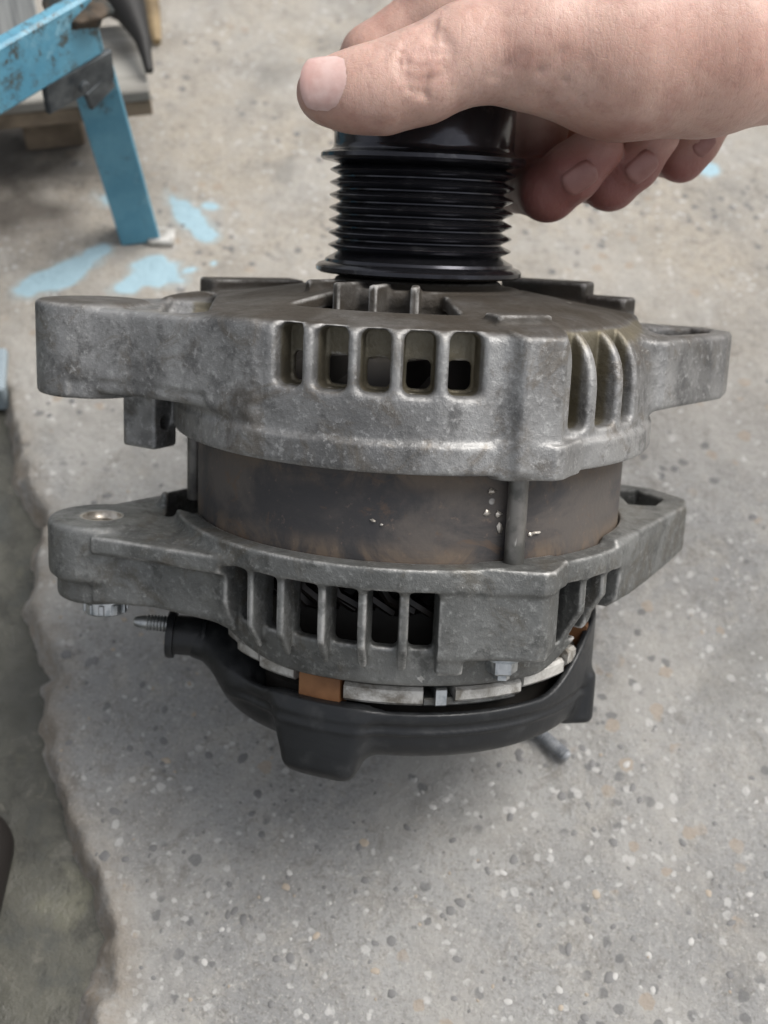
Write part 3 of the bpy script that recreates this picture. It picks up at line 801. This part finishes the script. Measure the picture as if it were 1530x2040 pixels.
def concrete(name, attr=True):
    t = NT(name)
    big = t.noise(9, 5, .6, .3); mid = t.noise(34, 6, .65, .2); fine = t.noise(300, 5, .7)
    c = t.mix(t.ramp(big, .35, .65), (.262, .260, .254), (.345, .341, .328))
    dust = t.math('MULTIPLY', t.ramp(t.sep()[1], .05, .22), t.ramp(t.noise(14, 5, .6), .25, .6, .5, 1))
    c = t.mix(dust, c, (.42, .375, .31))
    c = t.mix(t.ramp(mid, .48, .72, 0, .6), c, (.19, .18, .165))
    c = t.mix(t.ramp(fine, .52, .75, 0, .5), c, (.46, .45, .43))
    c = t.mix(t.ramp(t.noise(170, 4, .7), .56, .72, 0, .45), c, (.15, .145, .14))
    c = t.mix(t.ramp(t.noise(58, 7, .8, .6), .50, .62, 0, .55), c, (.37, .35, .315))
    c = t.mix(t.ramp(t.noise(75, 7, .8, .9), .53, .64, 0, .5), c, (.155, .14, .12))
    c = t.mix(t.ramp(t.noise(620, 4, .75), .50, .66, 0, .5), c, (.13, .12, .105))
    c = t.mix(t.ramp(t.noise(800, 3, .7), .56, .68, 0, .55), c, (.50, .48, .44))
    c = t.mix(t.ramp(t.noise(16, 6, .7, .4), .42, .66, 0, .6), c, (.42, .405, .375))
    c = t.mix(t.ramp(t.noise(12, 5, .7, .8), .54, .70, 0, .5), c, (.20, .195, .18))
    # aggregate showing in the worn surface
    nd = t.n('ShaderNodeTexNoise'); nd.inputs['Scale'].default_value = 260
    t.t.links.new(t.co, nd.inputs['Vector'])
    wco = t.n('ShaderNodeMixRGB'); wco.inputs[0].default_value = .003
    t.t.links.new(t.co, wco.inputs[1]); t.t.links.new(nd.outputs['Color'], wco.inputs[2])
    for sc_, lo, hi, colr, nz, amt in ((125, .26, .20, (.15, .15, .15), 19, .75), (150, .25, .19, (.56, .55, .53), 31, .6), (210, .24, .17, (.54, .53, .51), 41, .7), (85, .24, .19, (.36, .29, .22), 15, .6)):
        d = t.vor(sc_, co=wco.outputs[0]); m = t.math('MULTIPLY', t.ramp(d, lo, hi), t.ramp(t.noise(nz, 3, .6), .50, .56, 0, amt))
        c = t.mix(m, c, colr)
    if attr:
        at = t.n('ShaderNodeAttribute'); at.attribute_name = 'paint'
        e = t.math('ADD', at.outputs['Fac'], t.math('MULTIPLY', t.math('SUBTRACT', t.noise(150, 5, .7), .5), .5))
        c = t.mix(t.ramp(e, .12, .5, 0, .38), c, (.38, .50, .54))
        c = t.mix(t.ramp(e, .42, .62, 0, .88), c, (.38, .56, .64))
        st = t.n('ShaderNodeAttribute'); st.attribute_name = 'floor_shade'
        c = t.mix(st.outputs['Fac'], c, (.055, .046, .038))  # painted shade darkens the concrete colour here
    ed = t.n('ShaderNodeAttribute'); ed.attribute_name = 'edge'
    c = t.mix(t.math('MULTIPLY', ed.outputs['Fac'], t.ramp(t.noise(80, 6, .75), .35, .6, .2, .8)), c, (.24, .195, .145))
    t.bump(fine, .6, .0012, t.bump(t.noise(110, 7, .8), .8, .0028))
    return t.set(col=c, rough=.86)
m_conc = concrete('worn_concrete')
m_conc_far = concrete('worn_concrete_outer', False)
u, inv = np.unique(q[keep], return_inverse=True)
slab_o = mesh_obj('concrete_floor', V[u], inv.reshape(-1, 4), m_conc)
at = slab_o.data.attributes.new('paint', 'FLOAT', 'POINT'); at.data.foreach_set('value', paint.ravel()[u].astype(np.float32))
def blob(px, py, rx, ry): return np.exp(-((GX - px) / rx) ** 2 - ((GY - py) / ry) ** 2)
floor_shade = .6 * blob(-62, 24, 30, 26) + .35 * blob(-30, -5, 30, 18) + 1.15 * blob(-202, 243, 62, 44) + .25 * blob(10, -20, 30, 14)  # shade under the alternator and the board, painted into the floor colour
floor_shade = np.clip(floor_shade * (1 + 1.6 * fbm(GX, GY, 18, 4, 40)), 0, .88)
at = slab_o.data.attributes.new('floor_shade', 'FLOAT', 'POINT'); at.data.foreach_set('value', floor_shade.ravel()[u].astype(np.float32))
at = slab_o.data.attributes.new('edge', 'FLOAT', 'POINT'); at.data.foreach_set('value', (np.clip(1 - np.abs(dist + 3) / 13, 0, 1) * (dist < 10)).ravel()[u].astype(np.float32))
tag(slab_o, 'worn grey concrete floor slab with a broken edge on the left', kind='structure')
# the slab goes on outside the detailed area
b = MB()
for x0, x1, y0, y1 in ((338, 9000, -6000, 9000), (-88, 338, -6000, -239), (-340, 338, 638, 9000)):
    b.add([(x0, y0, -.9), (x1, y0, -.9), (x1, y1, -.9), (x0, y1, -.9)], [(0, 1, 2, 3)])
tag(b.build('outer_floor', m_conc_far, None, smooth=False), 'concrete floor continuing around', kind='structure')

t = NT('damp_lower_floor')
big = t.noise(14, 5, .6, .5); mid = t.noise(60, 5, .6)
c = t.mix(t.ramp(big, .35, .65), (.058, .057, .046), (.098, .095, .076))
c = t.mix(t.ramp(mid, .5, .7, 0, .5), c, (.05, .055, .055)); c = t.mix(t.ramp(t.noise(26, 4), .62, .72, 0, .6), c, (.16, .155, .11))
c = t.mix(t.ramp(t.noise(35, 7, .75, .8), .50, .64, 0, .6), c, (.028, .027, .022))
c = t.mix(t.ramp(t.noise(95, 6, .75, .5), .56, .68, 0, .6), c, (.15, .14, .115))
t.bump(t.noise(90, 6, .75), .6, .003)
m_low = t.set(col=c, rough=t.ramp(mid, .35, .6, .35, .7))
lx = np.arange(-520, 60, 6.0); ly = np.arange(-420, 700, 6.0); LX, LY = np.meshgrid(lx, ly, indexing='ij')
LZ = -13 + 4 * fbm(LX, LY, 80, 4, 77)
n1, n2 = LX.shape; idx = np.arange(n1 * n2).reshape(n1, n2)
q = np.stack([idx[:-1, :-1], idx[1:, :-1], idx[1:, 1:], idx[:-1, 1:]], -1).reshape(-1, 4)
lo = mesh_obj('lower_floor', np.stack([LX, LY, LZ], -1).reshape(-1, 3), q, m_low)
tag(lo, 'dark damp floor lower than the slab on the left', kind='structure')
b = MB(); b.add([(-9000, -6000, -17.5), (9000, -6000, -17.5), (9000, 9000, -17.5), (-9000, 9000, -17.5)], [(0, 1, 2, 3)])
tag(b.build('base_ground', m_low, None, smooth=False), kind='structure')

# pebbles set in the slab (uncountable aggregate)
def hat(x, y):
    i = int(np.clip(round((x - gx[0]) / hs_), 0, nx - 1)); j = int(np.clip(round((y - gy[0]) / hs_), 0, ny - 1)); return H[i, j], dist[i, j]
def stones(name, n, colr, smin_, smax_, rise, regions, seed):
    r = random.Random(seed); b = MB()
    for _ in range(n):
        x0, x1, y0, y1 = r.choice(regions); x, y = r.uniform(x0, x1), r.uniform(y0, y1)
        h, d = hat(x, y)
        if d < 3: continue
        s = smin_ + (smax_ - smin_) * r.random() ** 2.4; el = r.uniform(.55, 1); an = r.uniform(0, pi); m = 8
        vs = []
        js = [r.uniform(.8, 1.15) for _ in range(m)]
        for rr, dz in ((1.05, -.6), (.85, .25), (.45, .6)):
            for k in range(m):
                a = 2 * pi * k / m; X = s * rr * js[k] * cos(a); Y = s * el * rr * js[k] * sin(a)
                vs.append((x + X * cos(an) - Y * sin(an), y + X * sin(an) + Y * cos(an), h + rise * (dz) ))
        fs = [(g * m + k, g * m + (k + 1) % m, (g + 1) * m + (k + 1) % m, (g + 1) * m + k) for g in range(2) for k in range(m)] + [tuple(range(2 * m, 3 * m))]
        b.add(vs, fs)
    t = NT(name + '_stone'); f = t.noise(160, 3)
    m_ = t.set(col=t.mix(f, tuple(q * .75 for q in colr), tuple(min(1, q * 1.2) for q in colr)), rough=.6)
    o = b.build(name, m_, slab_o); o['kind'] = 'stuff'; return o
R0 = (-170, 230, -170, 420); R1 = (-60, 140, -165, -20); R2 = (-130, -30, -165, 60)
stones('dark_aggregate', 420, (.15, .148, .145), .6, 2.4, .3, [R0, R1, R1, R2], 1)
stones('white_aggregate', 150, (.43, .42, .40), .4, 1.9, .35, [R0, R1, R1, R1, R1], 2)
stones('tan_aggregate', 120, (.34, .29, .23), .6, 2.2, .5, [R0, R1, R2], 3)

# ------------------------------------------------------------------ things around
# a dull grey bolt lying on the slab
t = NT('dull_bolt'); m_db = t.set(col=t.mix(t.ramp(t.noise(200, 4), .4, .6), (.19, .20, .215), (.30, .31, .32)), rough=.5, metal=.3)
g = empty('loose_bolt', 'short dull grey bolt lying on the concrete below the right of the cover', 'bolt',
          Matrix.Translation((48 * S, -35 * S, 3.0 * S)) @ Matrix.Rotation(rad(-43), 4, 'Z') @ Matrix.Rotation(rad(90), 4, 'Y'))
b = MB(); prof = [(0, 3), (2.4, 3)]
for k in range(12): prof += [(2.4, 3.4 + k * 1.1), (1.9, 3.9 + k * 1.1)]
prof += [(1.6, 17), (0, 17)]
b.lathe(prof, 20); b.build('shank', m_db, g)
b = MB(); b.lathe([(0, -.5), (3.3, -.5), (3.6, 0), (3.6, 3.2), (0, 3.2)], 6); b.build('head', m_db, g, sharp=25)

# blue stand
t = NT('blue_paint'); f = t.noise(40, 5, .6)
c = t.mix(t.ramp(f, .35, .65), (.075, .25, .36), (.12, .32, .43))
c = t.mix(t.ramp(t.noise(45, 7, .75, .6), .54, .66, 0, .85), c, (.05, .06, .055))
c = t.mix(t.ramp(t.noise(26, 6, .75, .6), .54, .66, 0, .7), c, (.26, .46, .55))
c = t.mix(t.math('MULTIPLY', t.ramp(t.noise(110, 7, .8, 0), .50, .62), t.ramp(t.sep()[2], .085, .125)), c, (.06, .062, .05))
t.bump(t.noise(150, 5, .7), .4, .0012)
m_blue = t.set(col=c, rough=.42)
t = NT('dark_steel'); c = t.mix(t.ramp(t.noise(60, 5, .7), .4, .65), (.035, .042, .048), (.10, .11, .115)); m_ds = t.set(col=c, rough=.55, metal=.3)
st = empty('steel_stand', 'blue painted steel stand with one leg on paint-splashed concrete at top left', 'stand', Matrix.Translation((-121 * S, 203 * S, 0)))
def rel(p): return Vector(p) - Vector((-121, 203, 0))
def bar(b, p0, p1, w, h, twist=0, bev=.8, upv=(0, 0, 1)):
    p0, p1 = Vector(p0), Vector(p1); d = (p1 - p0); L = d.length; d.normalize()
    u = Vector(upv); u = (u - d * u.dot(d)).normalized(); s = d.cross(u)
    R3 = Matrix((d, s, u)).transposed() @ Matrix.Rotation(rad(twist), 3, 'X')
    return b.box((p0 + p1) / 2, (L / 2, w / 2, h / 2), R3, bev)
# leg: an angle section, foot on the slab
b = MB(); bar(b, rel((-120.2, 202, .3)), rel((-129, 200, 100)), 18, 2.4, 0, .6, (0.1, -1, .5))
bar(b, rel((-128.3, 208, .3)), rel((-137.3, 206, 100)), 12, 2.2, 0, .5, (1, .15, 0))
b.build('leg', m_blue, st)
b = MB(); b.box(rel((-111, 205, 1.6)), (6, 5, 1.6), None, .6); b.build('foot', m_rect, st)
# beam
b = MB(); bar(b, rel((-123, 196, 118)), rel((-247, 40, 118)), 7, 24, 0, 1.2, (-.1, .07, 1))
b.build('beam', m_blue, st)
b = MB(); bar(b, rel((-119, 197, 99)), rel((-140, 170, 101)), 3, 13, 0, .7); bar(b, rel((-120, 196, 93)), rel((-128, 184, 90)), 2.6, 9, 0, .7)
gus = b.build('gusset_plate', m_ds, st)
b = MB(); b.lathe([(0, 0), (2.4, 0), (2.4, 1.2), (1.6, 1.8), (0, 1.8)], 16, Matrix.Translation(rel((-127.5, 180.5, 100))) @ Matrix.Rotation(rad(55), 4, 'Z') @ Matrix.Rotation(rad(90), 4, 'X')); b.build('rivet', m_ds, gus)
# rusty weld lump at the corner
t = NT('rusty_weld'); m_rw = t.set(col=t.mix(t.ramp(t.noise(80, 6, .7), .4, .6), (.016, .022, .022), (.085, .062, .042)), rough=.8)
fw = Field((-24, -24, -18), (24, 24, 18), 1.2)
for k in range(34):
    p = [random.uniform(-12, 12), random.uniform(-12, 10), random.uniform(-4, 4)]
    fw.op(cone(p, [p[0] + random.uniform(-4, 4), p[1] + random.uniform(-4, 4), p[2] + .1], random.uniform(1.5, 3.2), random.uniform(1, 2.5)), k=6)
Vw, Qw = fw.mesh(); mesh_obj('rusty_bracket', Vw * np.array((.95, .55, .5)) + np.array(rel((-127, 192, 124))), Qw, m_rw, st)

# weathered board on blocks behind the leg
t = NT('weathered_board'); f = t.noise(60, 6, .65, .2, stretch=(.15, 1, 1))
m_bd = t.set(col=t.mix(t.ramp(f, .35, .65), (.17, .16, .14), (.33, .32, .29)), rough=.8)
t = NT('board_edge'); m_be = t.set(col=t.mix(t.ramp(t.noise(50, 5), .35, .65), (.11, .085, .06), (.22, .17, .12)), rough=.85)
bd = empty('wooden_board', 'weathered grey wooden board with brown edge lying behind the blue leg', 'board', Matrix.Translation((-213 * S, 258 * S, 42 * S)) @ Matrix.Rotation(rad(13), 4, 'Z'))
b = MB(); b.box((0, 0, 0), (92, 26, 3), None, .8); b.build('top_face', m_bd, bd)
b = MB(); b.box((0, -23.5, -7.2), (92, 2, 4), None, .6); b.build('front_strip', m_be, bd)
b = MB(); b.box((44, 8, -22.3), (14, 12, 19), None, 1); b.build('block', m_be, bd)
b = MB(); b.box((-72, 8, -22.3), (14, 12, 19), None, 1); b.build('block', m_be, bd)

# grey sheet, black strap, brown stick
t = NT('galvanised_sheet'); f = t.noise(50, 5, .6, 0, stretch=(6, 1, .3))
m_gs = t.set(col=t.mix(t.ramp(f, .35, .65), (.26, .27, .27), (.46, .47, .46)), rough=.6, metal=.2)
b = MB(); b.box((0, 0, 0), (50, 1.0, 36), Matrix.Rotation(rad(-20), 3, 'X') , .4)
gs = b.build('grey_sheet', m_gs); gs.location = (-222 * S, 282 * S, 79 * S); gs.rotation_euler = (0, 0, rad(14))
tag(gs, 'dull grey metal sheet standing behind the blue beam in the top left corner', 'metal sheet')
t = NT('black_rubber'); m_rb = t.set(col=t.mix(t.noise(60), (.004, .004, .004), (.014, .012, .010)), rough=.6)
b = MB()
P = [(-168, 326, 66), (-155, 318, 66), (-142, 304, 63), (-130, 292, 60), (-122, 274, 56), (-118, 260, 50)]
P2 = []
for i in range(len(P) - 1):
    for s in (0, .5): P2.append(tuple(np.array(P[i]) * (1 - s) + np.array(P[i + 1]) * s))
P2.append(P[-1]); b.tube(P2, [16, 16, 15, 14, 12, 10, 8, 5.5, 3.6, 2.6, 2.0], 14)
tag(b.build('rubber_strap', m_rb), 'thick black rubber strap curving down onto the board at top left', 'strap')
t = NT('brown_wood'); m_bw = t.set(col=t.mix(t.ramp(t.noise(50, 5, .6, 0, stretch=(1, 1, .2)), .35, .65), (.13, .09, .045), (.26, .19, .10)), rough=.65)
b = MB(); b.tube([(-131, 350, 2.6), (-133.5, 360, 3.8), (-137, 376, 4.6), (-144, 410, 5), (-154, 450, 5)], [2.2, 3.6, 4.4, 4.8, 4.8], 12)
tag(b.build('wooden_stick', m_bw), 'tapered brown wooden stick lying on the floor at the top beside the strap', 'stick')
# things down on the lower floor
t = NT('brown_leather'); m_bl = t.set(col=t.mix(t.noise(40, 4), (.009, .007, .006), (.020, .015, .012)), rough=.7)
fl = Field((-60, -90, -30), (40, 90, 50), 2.0)
fl.op(cone((0, 60, -4), (-6, -10, 2), 15, 20)); fl.op(cone((-6, -10, 2), (-10, -60, 6), 20, 24), k=8)
fl.op(lambda x, y, z: z + 16, sub=False, k=0) if False else None
fl.D = np.maximum(fl.D, -(fl.z + 14)).astype(np.float32)
Vl, Ql = fl.mesh(); o = mesh_obj('dark_shoe', Vl, Ql, m_bl); o.location = (-142 * S, -142 * S, -6 * S)
tag(o, 'blurred dark brown shoe toe in the bottom left corner', 'shoe')
t = NT('blue_grey_tin'); m_bt = t.set(col=t.mix(t.noise(30, 4), (.20, .25, .28), (.30, .35, .38)), rough=.5)
b = MB(); b.box((0, 0, 0), (22, 12, 7), Matrix.Rotation(rad(8), 3, 'Z'), 1.2)
o = b.build('blue_grey_box', m_bt); o.location = (-188 * S, 118 * S, -4 * S)
tag(o, 'small blue-grey box at the left edge below the broken slab', 'box')
